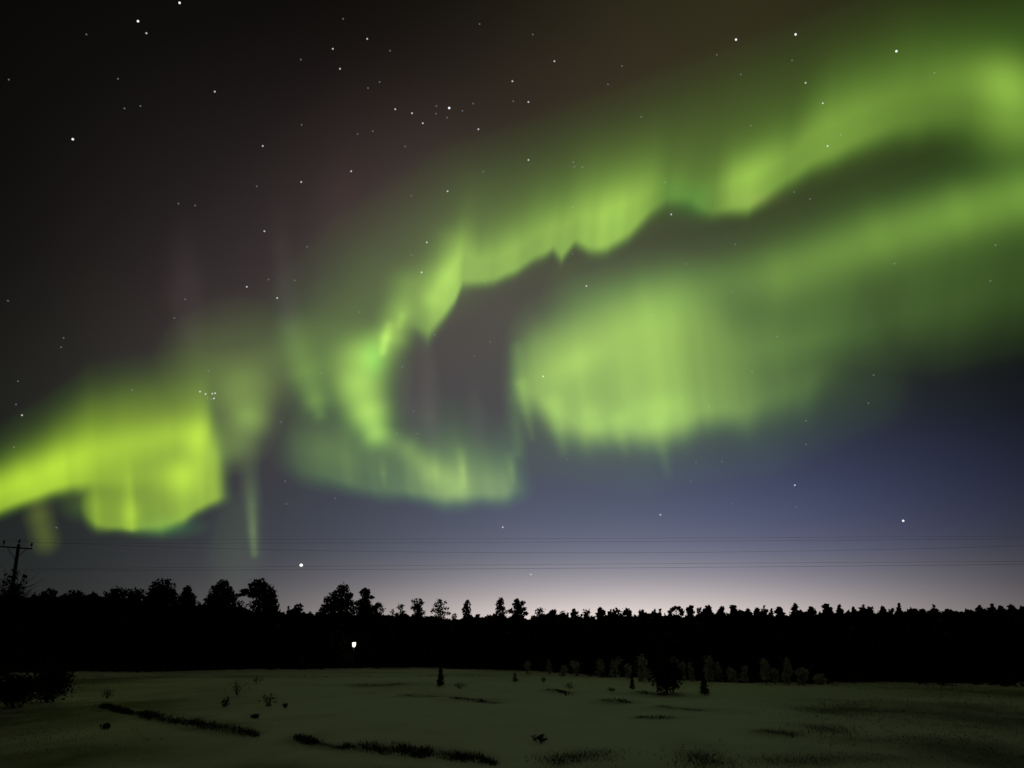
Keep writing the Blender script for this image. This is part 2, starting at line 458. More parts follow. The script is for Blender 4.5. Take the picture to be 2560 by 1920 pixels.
AZI = np.arctan2(DIR[..., 0], DIR[..., 1])
for key, fn in AURORA:
    name, label, R, ph = AINFO[key]
    c = np.maximum(fn(GX, GY), 0)
    lum = c.max(-1)
    w = np.clip((lum - .0025) / .009, 0, 1); w = w * w * (3 - 2 * w)
    c = c * w[..., None]
    on = w > 0
    # a standing sheet: its distance depends on the bearing alone, in folds
    dist = R * (1 + .10 * np.sin(AZI * 9 + ph) + .05 * np.sin(AZI * 23 + 2 * ph) + .02 * np.sin(AZI * 61 + 3 * ph))
    P = DIR / HOR[..., None] * dist[..., None] + np.array([0, 0, EYE])
    q = on[:-1, :-1] | on[1:, :-1] | on[:-1, 1:] | on[1:, 1:]
    nyy, nxx = GX.shape
    idx = np.arange(nyy * nxx).reshape(nyy, nxx)
    Q = np.stack([idx[1:, :-1][q], idx[1:, 1:][q], idx[:-1, 1:][q], idx[:-1, :-1][q]], -1)
    used = np.unique(Q); remap = np.full(nyy * nxx, -1); remap[used] = np.arange(len(used))
    me = mesh(name, P.reshape(-1, 3)[used], remap[Q], AMAT, True)
    at_ = me.attributes.new('radiance', 'FLOAT_COLOR', 'POINT')
    cc = np.concatenate([c.reshape(-1, 3)[used], np.ones((len(used), 1))], -1).astype(np.float32)
    at_.data.foreach_set('color', cc.ravel())
    tag(obj(name, me), label, "aurora", "northern lights")

# ================================================================ stars
STAR_D = 40000.0
def ico(r=1.0):
    t = (1 + 5 ** .5) / 2
    V = np.array([(-1, t, 0), (1, t, 0), (-1, -t, 0), (1, -t, 0), (0, -1, t), (0, 1, t), (0, -1, -t), (0, 1, -t), (t, 0, -1), (t, 0, 1), (-t, 0, -1), (-t, 0, 1)], float)
    V /= np.linalg.norm(V[0])
    F = np.array([(0, 11, 5), (0, 5, 1), (0, 1, 7), (0, 7, 10), (0, 10, 11), (1, 5, 9), (5, 11, 4), (11, 10, 2), (10, 7, 6), (7, 1, 8), (3, 9, 4), (3, 4, 2), (3, 2, 6), (3, 6, 8), (3, 8, 9), (4, 9, 5), (2, 4, 11), (6, 2, 10), (8, 6, 7), (9, 8, 1)])
    return V * r, F
sv, sf = ico()
STAR_ME = {
    'A': (mesh("star", sv, sf, glow_material("star_brilliant", (1, .98, .94), 1.6)), 4.3),
    'B': (mesh("star", sv, sf, glow_material("star_bright", (.92, .95, 1), 1.05)), 3.1),
    'M': (mesh("star", sv, sf, glow_material("star_medium", (.95, .97, 1), .52)), 2.4),
    'F': (mesh("star", sv, sf, glow_material("star_faint", (.9, .93, 1), .13)), 2.3),
}
def star(px, py, cls, label, group=None):
    me, r = STAR_ME[cls]
    d = ray(px, py).normalized()
    o = obj("star", me, None, Vector((0, 0, EYE)) + d * STAR_D)
    k = r * STAR_D / FPX / (ray(px, py).length)
    o.scale = (k, k, k)
    return tag(o, label, "star", group)
BRIGHT = [
    (753, 1413, 'A', "most brilliant star of all, low between the two big pine groups"),
    (182, 348, 'B', "bright lone star in the black sky of the upper corner"),
    (449, 7, 'B', "bright star cut by the upper edge of the dark sky"),
    (345, 53, 'B', "brighter upper star of a close pair in the black corner sky"),
    (366, 83, 'M', "dimmer lower star of a close pair in the black corner sky"),
    (1123, 270, 'B', "brightest star of the loose cluster above the green arc"),
    (988, 273, 'M', "star at the outer end of the loose cluster above the arc"),
    (1840, 99, 'B', "bright star of the pair high above the arc, the lower one"),
    (1989, 86, 'B', "bright star of the pair high above the arc, the upper one"),
    (2241, 128, 'B', "bright star on the glow above the far end of the arc"),
    (1281, 203, 'M', "single bright star beside the loose cluster in the brown sky"),
    (753, 455, 'M', "bright lone star in the dull brown sky far above the hook"),
    (617, 717, 'M', "bright star in the dark brown sky above the olive knot"),
    (1067, 606, 'M', "bright star on the upper rim of the arc above the hook"),
    (2258, 1302, 'B', "bright lone star in the deep blue sky above the power wires"),
    (1257, 1318, 'M', "bright star just above the power wires in the grey-blue sky"),
    (1987, 1213, 'M', "bright star in the blue dusk sky, above the lone one over the wires"),
    (1327, 1436, 'M', "star below the power wires in the pale dusk glow"),
    (1678, 536, 'M', "bright star in the dark gap beneath the long arc"),
    (1466, 715, 'M', "bright star in the dark gap above the broad green patch"),
    (2057, 258, 'M', "bright star on the upper rim of the arc above its dark hollow"),
]
for b in BRIGHT: star(*b)
PLEIADES = [(500, 979), (514, 985), (519, 995), (531, 984), (538, 983), (535, 996), (528, 998)]
for x, y in PLEIADES: star(x, y, 'F' if x in (528, 519) else 'M', "tiny star of the tight little cluster at the end of the yellow-green band", "tight star cluster")
LOOSE = [(1030, 283, 'M'), (1091, 265, 'F'), (1090, 284, 'F'), (1156, 277, 'F'), (1183, 259, 'F'), (1057, 308, 'M'), (1118, 294, 'F'), (1196, 323, 'M')]
for x, y, c in LOOSE: star(x, y, c, "small star of the loose cluster around the bright one above the arc", "loose star cluster")
DARK = [(918, 97, 'M'), (832, 122, 'M'), (850, 172, 'M'), (752, 149, 'F'), (858, 47, 'F'), (537, 229, 'M'), (216, 86, 'F'), (295, 197, 'F'), (311, 271, 'F'), (351, 265, 'F'), (22, 199, 'F'), (920, 220, 'F'), (949, 205, 'F'),
        (975, 127, 'F'), (754, 312, 'F'), (932, 328, 'F'), (657, 365, 'M'), (878, 428, 'M'), (642, 466, 'F'), (446, 509, 'F'), (488, 514, 'F'), (661, 578, 'M'), (1028, 489, 'F'), (1119, 478, 'M'), (693, 745, 'M'), (737, 701, 'F'), (671, 699, 'F'),
        (463, 748, 'F'), (436, 795, 'F'), (20, 752, 'F'), (159, 845, 'F'), (153, 868, 'F'), (45, 953, 'F'), (40, 1011, 'F'), (55, 1038, 'M'), (330, 975, 'F'), (521, 927, 'F'), (1199, 60, 'F'), (1013, 366, 'F'), (768, 617, 'F'), (894, 335, 'F')]
for x, y, c in DARK: star(x, y, c, "small star scattered over the brown-black sky above the hook and low band", "stars of the dark sky")
ARCS = [(1386, 153, 'M'), (1332, 86, 'F'), (1792, 137, 'F'), (1980, 151, 'F'), (2014, 207, 'M'), (1555, 165, 'F'), (1520, 211, 'F'), (1852, 186, 'F'), (1321, 255, 'M'), (1283, 253, 'F'), (1321, 400, 'M'), (1433, 405, 'F'), (1436, 417, 'F'), (1456, 418, 'F'), (1603, 292, 'F'),
        (1877, 314, 'F'), (2336, 182, 'F'), (1208, 429, 'F')]
for x, y, c in ARCS: star(x, y, c, "small star in the olive-brown sky above the long green arc", "stars above the arc")
ONARC = [(1054, 681, 'M'), (1136, 738, 'F'), (1106, 674, 'F'), (1029, 638, 'F'), (899, 780, 'F'), (1663, 456, 'F'), (1432, 518, 'F'), (2069, 365, 'M'), (2102, 337, 'F'), (1985, 480, 'F'), (2025, 497, 'F'), (1432, 635, 'F'), (1838, 611, 'F'), (1212, 702, 'F'),
         (1087, 837, 'F'), (1225, 854, 'F'), (1185, 891, 'F'), (1006, 917, 'F'), (804, 933, 'F'), (992, 1084, 'F'), (1044, 1084, 'F'), (1034, 1028, 'F'), (703, 1055, 'F')]
for x, y, c in ONARC: star(x, y, c, "small star on the green arc or in the dark hollow it encloses", "stars on the arc")
PATCHS = [(2489, 613, 'F'), (2476, 702, 'F'), (2236, 659, 'F'), (1829, 729, 'F'), (1715, 660, 'F'), (1627, 788, 'F'), (1943, 841, 'F'), (1880, 928, 'F'), (1358, 941, 'M'), (1294, 960, 'F'), (1772, 1016, 'F'), (2171, 1008, 'F'), (2184, 938, 'F'), (2015, 1111, 'F'), (2015, 1052, 'F'), (1418, 1148, 'F')]
for x, y, c in PATCHS: star(x, y, c, "small star on or just under the broad green patch and its band", "stars on the patch")
DUSK = [(713, 1203, 'F'), (716, 1260, 'F'), (838, 1246, 'F'), (141, 1319, 'F'), (35, 1118, 'F'), (1740, 1157, 'F'), (1727, 1202, 'F'), (1651, 1287, 'M'), (1830, 1259, 'F'), (1990, 1268, 'F'), (1327, 1335, 'F'), (1342, 1341, 'F'), (1205, 1334, 'F'), (1805, 1154, 'F')]
for x, y, c in DUSK: star(x, y, c, "small star in the grey-blue dusk sky below the aurora", "stars of the dusk sky")

# ================================================================ snow ground
LINES = [
    ([(250, 1774, 4), (300, 1786, 7), (370, 1802, 9), (440, 1813, 10), (520, 1828, 11), (590, 1842, 10), (640, 1852, 6)], 5200, 14),
    ([(738, 1852, 5), (765, 1858, 9), (795, 1862, 5)], 900, 16),
    ([(795, 1866, 3), (860, 1872, 5)], 450, 9),
    ([(865, 1869, 7), (930, 1873, 10), (1020, 1877, 11), (1110, 1881, 11), (1180, 1888, 10), (1222, 1896, 9), (1236, 1906, 5)], 6200, 15),
    ([(1125, 1748, 2), (1170, 1753, 3), (1250, 1763, 3)], 420, 7),
    ([(1362, 1726, 2), (1400, 1731, 3), (1425, 1745, 2)], 330, 6),
    ([(1508, 1752, 2), (1545, 1756, 4), (1580, 1760, 2)], 330, 7),
    ([(1590, 1796, 3), (1640, 1798, 4), (1680, 1798, 2)], 420, 8),
    ([(1590, 1730, 2), (1660, 1736, 2)], 200, 6),
    ([(1640, 1768, 2), (1700, 1776, 2), (1760, 1780, 2)], 260, 5),
    ([(880, 1716, 2), (1000, 1716, 2)], 260, 5),
    ([(1000, 1738, 2), (1100, 1745, 2)], 160, 4),
    ([(1900, 1832, 3), (1990, 1838, 4)], 330, 8),
]
HEATH_VIGNETTE_PX = [  # x, y, half width, half height (photograph pixels), cover
    (2060, 1776, 80, 14, .8), (2165, 1772, 80, 16, .85), (2080, 1828, 60, 15, .85), (2250, 1855, 180, 12, .7), (2370, 1720, 40, 8, .8), (2000, 1908, 140, 12, .8),
    (2300, 1800, 170, 16, .4), (1760, 1900, 50, 24, .8), (1450, 1886, 75, 11, .75), (1400, 1902, 40, 14, .7), (2150, 1712, 140, 6, .5), (2400, 1742, 140, 20, .35),
    (2600, 1800, 330, 195, .95), (2560, 1730, 330, 40, .8), (2480, 1890, 260, 80, .8), (50, 1712, 130, 60, 1.8), (90, 1790, 90, 120, 1.2), (-30, 1800, 340, 195, 1.1), (-30, 1720, 280, 40, .95), (120, 1910, 330, 70, .85), (700, 1935, 500, 30, .45), (1700, 1935, 700, 26, .4),  # vignette: darkening toward sides and bottom painted into the snow colour
    (500, 1690, 300, 6, .5), (900, 1682, 200, 4, .4), (1200, 1686, 160, 6, .4), (960, 1716, 160, 5, .45), (1640, 1735, 100, 6, .5), (1700, 1775, 130, 6, .4), (1650, 1797, 60, 6, .6),
    (1540, 1757, 50, 6, .6), (1190, 1755, 80, 6, .6), (1400, 1735, 40, 6, .5), (1050, 1742, 90, 5, .35), (2250, 1905, 260, 16, .6), (1950, 1835, 70, 8, .55), (1760, 1870, 60, 30, .3),
]
rows = np.concatenate([np.linspace(-25, 8, 24), 8 * (1.0172 ** np.arange(1, 300))])
rows = np.concatenate([rows[rows < 1200], [1600, 2500, 4500, 9000]])
tt = np.linspace(-1.5, 1.5, 420)
RX = tt[None, :] * (rows[:, None] + 45); RY = np.repeat(rows[:, None], len(tt), 1)
RZ = ground_z(RX, RY) * np.clip((700 - RY) / 300, 0, 1)
nr, nc = RX.shape
ii = np.arange(nr * nc).reshape(nr, nc)
Q = np.stack([ii[:-1, :-1], ii[:-1, 1:], ii[1:, 1:], ii[1:, :-1]], -1).reshape(-1, 4)
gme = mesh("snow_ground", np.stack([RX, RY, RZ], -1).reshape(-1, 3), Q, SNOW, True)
# heath bare or thinly covered, and painted corner darkening: patches (x, y, half width, half depth in metres, cover)
HEATH_VIGNETTE_SPOTS = []
for poly, _n, _h in LINES:
    for (xa, ya, wa), (xb, yb, wb) in zip(poly[:-1], poly[1:]):
        m = max(1, int(abs(xb - xa) / 22))
        for k in range(m):
            f = (k + .5) / m
            HEATH_VIGNETTE_PX.append((xa + (xb - xa) * f, ya + (yb - ya) * f, 19, (wa + (wb - wa) * f) * 1.25, .9))
for hx, hy, hsx, hsy, hc in HEATH_VIGNETTE_PX:
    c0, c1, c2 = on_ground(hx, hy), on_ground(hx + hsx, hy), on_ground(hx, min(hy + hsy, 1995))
    HEATH_VIGNETTE_SPOTS.append((c0.x, c0.y, abs(c1.x - c0.x), abs(c0.y - c2.y) + .4, hc))
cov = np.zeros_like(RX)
for x0, y0, sx, sy, hc in HEATH_VIGNETTE_SPOTS:
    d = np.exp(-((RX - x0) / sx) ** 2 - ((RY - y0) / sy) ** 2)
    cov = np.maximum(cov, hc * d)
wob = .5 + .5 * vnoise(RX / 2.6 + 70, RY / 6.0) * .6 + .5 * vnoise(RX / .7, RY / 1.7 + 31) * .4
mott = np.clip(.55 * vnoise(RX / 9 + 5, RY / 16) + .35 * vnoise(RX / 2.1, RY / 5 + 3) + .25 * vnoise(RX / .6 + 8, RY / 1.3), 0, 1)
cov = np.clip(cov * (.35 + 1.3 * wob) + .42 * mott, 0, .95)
ca = gme.attributes.new('heath_and_vignette', 'FLOAT', 'POINT'); ca.data.foreach_set('value', cov.ravel().astype(np.float32))
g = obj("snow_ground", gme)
tag(g, kind="structure")

# ================================================================ foliage
def leaves(lobes, n, size, rng, shell=.55, flat=1.0):
    """small leaf-sized faces through the volume of ellipsoids (x, y, z, rx, ry, rz)"""
    L = np.array(lobes, float)
    vol = (L[:, 3] * L[:, 5]) ** 1.0
    k = rng.choice(len(L), n, p=vol / vol.sum())
    d = rng.normal(size=(n, 3)); d /= np.linalg.norm(d, axis=1)[:, None]
    r = rng.rand(n) ** (1 / 3) * (1 + .22 * rng.normal(size=n) * shell)
    C = L[k, :3] + d * r[:, None] * L[k, 3:6]
    a = rng.normal(size=(n, 3)); a[:, 2] *= flat; a /= np.linalg.norm(a, axis=1)[:, None]
    b = np.cross(a, rng.normal(size=(n, 3))); b /= np.linalg.norm(b, axis=1)[:, None]
    s = size * (.5 + .9 * rng.rand(n))[:, None]
    w = .38 + .4 * rng.rand(n)[:, None]
    V = np.stack([C - a * s, C + b * s * w, C + a * s, C - b * s * w], 1).reshape(-1, 3)
    return V, np.arange(n * 4).reshape(n, 4)

EDGE_X = [-300, 0, 160, 500, 900, 1100, 1300, 1500, 1700, 2000, 2300, 2560, 2900]
EDGE_Y = [1684, 1684, 1679, 1676, 1671, 1668, 1675, 1687, 1698, 1701, 1703, 1706, 1708]
def edge_depth(px):
    d = ray(px, float(np.interp(px, EDGE_X, EDGE_Y)))
    return EYE / -d.z * d.y

def tree(name, label, cat, px, lobes_px, back, n, size, seed, trunk_r=.14, group=None, mat=None, shell=.55, limbs=True, depth=None, tip=None):
    """a tree whose crown is a set of lobes (x, y, rx, ry in photograph pixels) at a real distance"""
    rng = np.random.RandomState(seed)
    Y = depth if depth else edge_depth(px) + back
    base = at(px, 1600, Y); base.z = ground_z(base.x, base.y)
    root = thing(name, label, cat, base, group)
    L = []
    for x, y, rx, ry in lobes_px:
        p = at(x, y, Y) - base; s = px_size(x, y, Y)
        L.append((p.x, p.y + rng.uniform(-.3, .3) * rx * s, p.z, rx * s, rx * s * .9, ry * s))
    V, F = leaves(L, n, size, rng, shell)
    obj("crown", mesh("crown", V, F, mat or NEEDLE), root)
    top = max(l[2] for l in L); tx = [l for l in L if l[2] == top][0]
    g = Geo()
    pts = [Vector((0, 0, -.2)), Vector((tx[0] * .25 + rng.uniform(-.1, .1), 0, top * .4)), Vector((tx[0] * .7, tx[1] * .5, top * .75)), Vector((tx[0], tx[1], top + tx[5] * .7))]
    g.tube(pts, [trunk_r * 1.25, trunk_r, trunk_r * .6, trunk_r * .15], 8)
    if limbs:
        for l in L:
            z0 = max(l[2] - l[5] * .8 - .3, .5); f = min(z0 / max(top, .1), 1)
            st = Vector((tx[0] * f, tx[1] * f * .6, z0)); en = Vector(l[:3])
            mid = (st + en) / 2 + Vector((0, 0, .12 * l[5]))
            g.tube([st, mid, en, en + (en - mid) * .6], [trunk_r * .45, trunk_r * .32, trunk_r * .2, .012], 6)
            for _ in range(3):
                d = Vector(rng.normal(size=3)); d.normalize()
                e2 = en + Vector((d.x * l[3], d.y * l[4], abs(d.z) * l[5])) * .95
                g.tube([en, (en + e2) / 2 + Vector((0, 0, .05)), e2], [trunk_r * .18, trunk_r * .12, .01], 5)
    obj("trunk", g.mesh("trunk", BARK), root)
    return root

def round_lobes(x, top, hw, rng, low=1556):
    out = [(x + rng.uniform(-.12, .12) * hw, top + hw * .52, hw * .74, hw * .52)]
    y = top + hw * .55; k = 0
    while y < low:
        y += hw * rng.uniform(.45, .65); s = 1 if k % 2 else -1; k += 1
        out.append((x + s * hw * rng.uniform(.15, .45), y, hw * rng.uniform(.6, .85), hw * rng.uniform(.35, .5)))
    out.append((x, (top + low) / 2 + 8, hw * .55, (low - top) / 2))
    return out
def spire_lobes(x, top, hw, rng, low=1560):
    out = []; n = max(5, int((low - top) / 6))
    for k in range(n):
        f = (k + .5) / n; y = top + (low - top) * f
        out.append((x + rng.uniform(-.12, .12) * hw, y + 1.5, hw * (.2 + 1.0 * f ** .8) * rng.uniform(.8, 1.15), (low - top) / n * .75))
    out[0] = (x, top + 3, 2.2, 4.5)
    return out
def column_lobes(x, top, hw, rng, low=1560):
    out = []; n = max(4, int((low - top) / 9))
    for k in range(n):
        f = (k + .5) / n; y = top + (low - top) * f
        out.append((x + rng.uniform(-.2, .2) * hw, y, hw * (.75 + .45 * f) * rng.uniform(.8, 1.15), (low - top) / n * .72))
    out[0] = (x + rng.uniform(-1, 1), top + 6, hw * .55, 7)
    return out

# ---- the tall pines in the middle and toward the pole, each with its own outline
BIG = [
    ("big round-domed pine, tallest of the dark group nearest the utility pole", 405, [(405, 1470, 31, 22), (386, 1490, 25, 18), (427, 1490, 20, 17), (405, 1512, 46, 26), (405, 1490, 34, 20), (366, 1500, 10, 9), (440, 1512, 10, 10)], 2000),
    ("narrow pine leaning out beside the big round-domed pine", 468, [(468, 1478, 11, 13), (462, 1495, 17, 14), (477, 1494, 13, 11), (468, 1512, 20, 14)], 900),
    ("cone-shaped big pine, first of the pair under the thin aurora ray", 558, [(557, 1465, 16, 15), (545, 1482, 22, 18), (572, 1482, 16, 14), (580, 1497, 13, 9), (535, 1502, 24, 18), (556, 1512, 42, 24), (522, 1524, 18, 14), (590, 1489, 9, 4)], 2100),
    ("broad round-topped pine with a side limb, second of the pair under the thin ray", 650, [(648, 1466, 23, 19), (666, 1480, 24, 20), (632, 1482, 20, 13), (612, 1478, 12, 6), (676, 1500, 18, 18), (657, 1512, 34, 24), (605, 1487, 10, 4), (685, 1520, 10, 14)], 2100),
    ("tall stepped pine with a blunt top, first past the most brilliant star", 852, [(858, 1473, 16, 13), (848, 1486, 20, 12), (869, 1490, 12, 9), (835, 1500, 22, 13), (862, 1506, 24, 14), (826, 1517, 24, 13), (850, 1525, 44, 18), (878, 1489, 6, 5), (808, 1530, 14, 10)], 1900),
    ("round-headed slim pine with side limbs, beside the tall stepped pine", 913, [(913, 1482, 14, 11), (913, 1495, 11, 10), (912, 1508, 16, 12), (928, 1493, 9, 4), (898, 1508, 13, 7), (915, 1526, 30, 15), (945, 1512, 9, 6), (936, 1522, 9, 7)], 1250),
]
seed = 100
for label, px, lobes, n in BIG:
    seed += 1
    tree("pine_tree", label, "tree", px, lobes, 6, int(n * 1.8), .29, seed, .2, "dark trees of the forest skyline")

SKY = [  # kind, x, top, half width, size, count, label
    ('round', 125, 1473, 28, .4, 850, "low round dark tree just past the bare birch at the pole"),
    ('round', 193, 1474, 32, .4, 850, "blunt dark tree, second past the bare birch at the pole"),
    ('round', 155, 1494, 30, .4, 700, "low dark tree filling the dip between two round trees near the pole"),
    ('round', 237, 1490, 30, .4, 700, "lowest dark tree before the long flat-topped crown"),
    ('round', 290, 1468, 42, .4, 1300, "wide flat-topped dark pine before the big round-domed pine"),
    ('round', 342, 1470, 28, .4, 900, "dark shoulder-like pine touching the big round-domed pine"),
    ('sparse', 486, 1500, 14, .28, 160, "thin twiggy tree letting the sky through, under the narrow leaning pine"),
    ('round', 505, 1516, 14, .34, 320, "short dark tree at the foot of the cone-shaped big pine"),
    ('sparse', 606, 1504, 20, .28, 240, "gappy small tree between the pair of pines under the thin ray"),
    ('spire', 721, 1514, 8, .26, 220, "tiny pointed spruce right after the broad round-topped pine"),
    ('round', 747, 1509, 15, .32, 480, "small rounded dark tree beneath the most brilliant star"),
    ('spire', 775, 1530, 9, .26, 200, "tiny spruce tip in the low dip before the tall stepped pine"),
    ('sparse', 952, 1508, 14, .26, 200, "airy see-through tree next to the round-headed slim pine"),
    ('sparse', 980, 1522, 9, .24, 110, "faint little twig tree in the dusk before a small round pine"),
    ('sparse', 1003, 1509, 13, .26, 330, "small half-transparent round pine standing above the low dip"),
    ('round', 1046, 1496, 21, .32, 950, "dense upright pine with a rounded top, in the dusk glow"),
    ('ragged', 1098, 1497, 20, .28, 620, "ragged pine with limbs reaching out on one side in the dusk glow"),
    ('sparse', 1137, 1534, 10, .24, 200, "short bushy top beside the lone column-shaped tree"),
    ('column', 1167, 1500, 12, .28, 620, "lone column-shaped tree standing free in the dusk glow"),
    ('round', 1196, 1546, 13, .28, 320, "lowest treetop in the gap past the lone column-shaped tree"),
    ('sparse', 1226, 1537, 12, .26, 280, "low ragged treetop just before the twin pines"),
    ('column', 1252, 1495, 15, .28, 720, "taller bristly one of the twin pines in the brightest dusk glow"),
    ('ragged', 1293, 1498, 19, .3, 900, "branchy one of the twin pines, with limbs toward the wide skyline"),
    ('sparse', 1352, 1517, 13, .26, 330, "airy round-topped pine, first past the twin pines"),
    ('round', 1382, 1524, 17, .3, 520, "flat dark crown, second past the twin pines"),
    ('sparse', 1405, 1528, 9, .24, 170, "faint thin treetop, third past the twin pines"),
    ('spire', 1419, 1533, 7, .24, 190, "tiny spruce tip, fourth past the twin pines"),
    ('round', 1437, 1523, 11, .28, 380, "small egg-shaped crown, fifth past the twin pines"),
    ('sparse', 1466, 1523, 12, .26, 330, "pale ragged crown, sixth past the twin pines"),
    ('round', 1501, 1519, 14, .28, 520, "square-topped dark crown, seventh past the twin pines"),
    ('sparse', 1538, 1520, 15, .26, 420, "rounded gappy crown, eighth past the twin pines"),
    ('round', 1570, 1521, 12, .28, 400, "narrow flat-topped crown, ninth past the twin pines"),
    ('round', 1606, 1526, 14, .28, 420, "low blunt crown, tenth past the twin pines"),
    ('spire', 1637, 1523, 10, .26, 300, "steep dark spruce just before a thin needle-like tip"),
    ('spire', 1650, 1522, 5, .22, 160, "thin needle-like spruce tip before the hollow crown"),
    ('hollow', 1690, 1519, 17, .26, 420, "hollow round crown with sky showing through its middle"),
    ('round', 1727, 1514, 11, .28, 420, "dense egg-shaped crown, first past the hollow crown"),
    ('sparse', 1749, 1518, 8, .24, 190, "thin pale crown, second past the hollow crown"),
    ('round', 1772, 1516, 14, .28, 480, "broad blunt crown, third past the hollow crown"),
    ('round', 1802, 1517, 12, .28, 420, "rounded crown with a step, fourth past the hollow crown"),
    ('round', 1835, 1513, 13, .28, 430, "tall square crown, fifth past the hollow crown"),
    ('round', 1869, 1524, 11, .28, 330, "low knobbly crown, sixth past the hollow crown"),
    ('round', 1893, 1521, 12, .28, 350, "slanting round crown, seventh past the hollow crown"),
    ('spire', 1910, 1516, 10, .26, 330, "steep dark spruce, eighth past the hollow crown"),
    ('spire', 1929, 1525, 7, .24, 200, "tiny pointed spruce in a notch, ninth past the hollow crown"),
    ('round', 1951, 1518, 14, .28, 450, "double-headed dark crown just before the tall knobbed spruce"),
    ('column', 1986, 1511, 8, .24, 330, "tall knobbed spruce rising above the even skyline"),
    ('round', 2003, 1528, 13, .28, 330, "low round crown, first past the tall knobbed spruce"),
    ('round', 2027, 1518, 13, .28, 420, "leaning crown, second past the tall knobbed spruce"),
    ('round', 2068, 1511, 17, .28, 560, "wide triangular crown, third past the tall knobbed spruce"),
    ('spire', 2099, 1512, 13, .26, 420, "broad pointed spruce, fourth past the tall knobbed spruce"),
    ('spire', 2133, 1518, 9, .26, 300, "steep slim spruce, fifth past the tall knobbed spruce"),
    ('spire', 2158, 1512, 13, .28, 430, "full pointed spruce, sixth past the tall knobbed spruce"),
    ('round', 2176, 1517, 13, .28, 380, "rounded crown against a full spruce, seventh past the tall knobbed one"),
    ('round', 2206, 1517, 12, .28, 400, "upright blunt crown standing between two notches of the skyline"),
    ('sparse', 2229, 1522, 9, .24, 180, "pale blurred crown just before the sharp-tipped spruce"),
    ('spire', 2248, 1512, 9, .26, 330, "sharp-tipped spruce in front of the long low run of crowns"),
    ('round', 2276, 1525, 15, .28, 380, "low crown, first past the sharp-tipped spruce"),
    ('round', 2306, 1524, 15, .28, 380, "low crown, second past the sharp-tipped spruce"),
    ('spire', 2335, 1515, 7, .24, 230, "thin spruce tip, third past the sharp-tipped spruce"),
    ('round', 2368, 1524, 15, .28, 380, "low flat crown, fourth past the sharp-tipped spruce"),
    ('spire', 2394, 1531, 7, .24, 190, "tiny spruce in the lowest notch, fifth past the sharp-tipped one"),
    ('round', 2422, 1525, 14, .28, 360, "rising low crown, sixth past the sharp-tipped spruce"),
    ('spire', 2449, 1513, 13, .28, 420, "dark pointed crown beginning the high end of the skyline"),
    ('spire', 2480, 1510, 12, .28, 400, "highest pointed crown at the high end of the skyline"),
    ('round', 2503, 1515, 12, .28, 380, "round crown, second from the frame edge at the skyline's end"),
    ('round', 2528, 1513, 13, .28, 400, "round crown at the frame edge at the skyline's end"),
    ('round', 2556, 1518, 14, .28, 380, "half-cut crown at the very edge of the frame"),
]
for kind, x, top, hw, size, n, label in SKY:
    seed += 1
    rng = np.random.RandomState(seed)
    if x > 1300: hw *= 1.18
    low = 1556 if x > 420 else 1545
    sh = .55
    if kind == 'spire': L = spire_lobes(x, top, hw, rng, low)
    elif kind == 'column': L = column_lobes(x, top, hw, rng, low)
    elif kind == 'ragged':
        L = column_lobes(x, top, hw * .75, rng, low) + [(x + hw * .9, top + 24, hw * .34, 4), (x + hw * .75, top + 10, hw * .3, 4), (x + hw * 1.1, top + 36, hw * .3, 5), (x - hw * .8, top + 30, hw * .4, 6)]; sh = .8
    elif kind == 'hollow':
        L = [(x + hw * .75 * math.cos(a), top + 14 - 12 * math.sin(a), 5.5, 4) for a in np.linspace(-.2, math.pi + .2, 9)] + [(x, top + 26, hw * .9, 8)]
    elif x > 1300 and kind == 'round':
        L = [(a + 0, b, c * 1.0, d) for a, b, c, d in spire_lobes(x, top, hw * .95, rng, low)]
        L[0] = (x + rng.uniform(-.2, .2) * hw, top + 5, hw * .42, 6)
        L.append((x + rng.uniform(-.7, .7) * hw, top + 12, hw * .4, 6))
    else: L = round_lobes(x, top, hw, rng, low)
    if kind == 'sparse': sh = 1.0
    nm = "spruce_tree" if kind in ('spire', 'column') else "pine_tree"
    tree(nm, label, "tree", x, L, 4 + 8 * rng.rand(), n, size * (.85 if x > 1300 else 1), seed, .09, "dark trees of the forest skyline", None, sh)

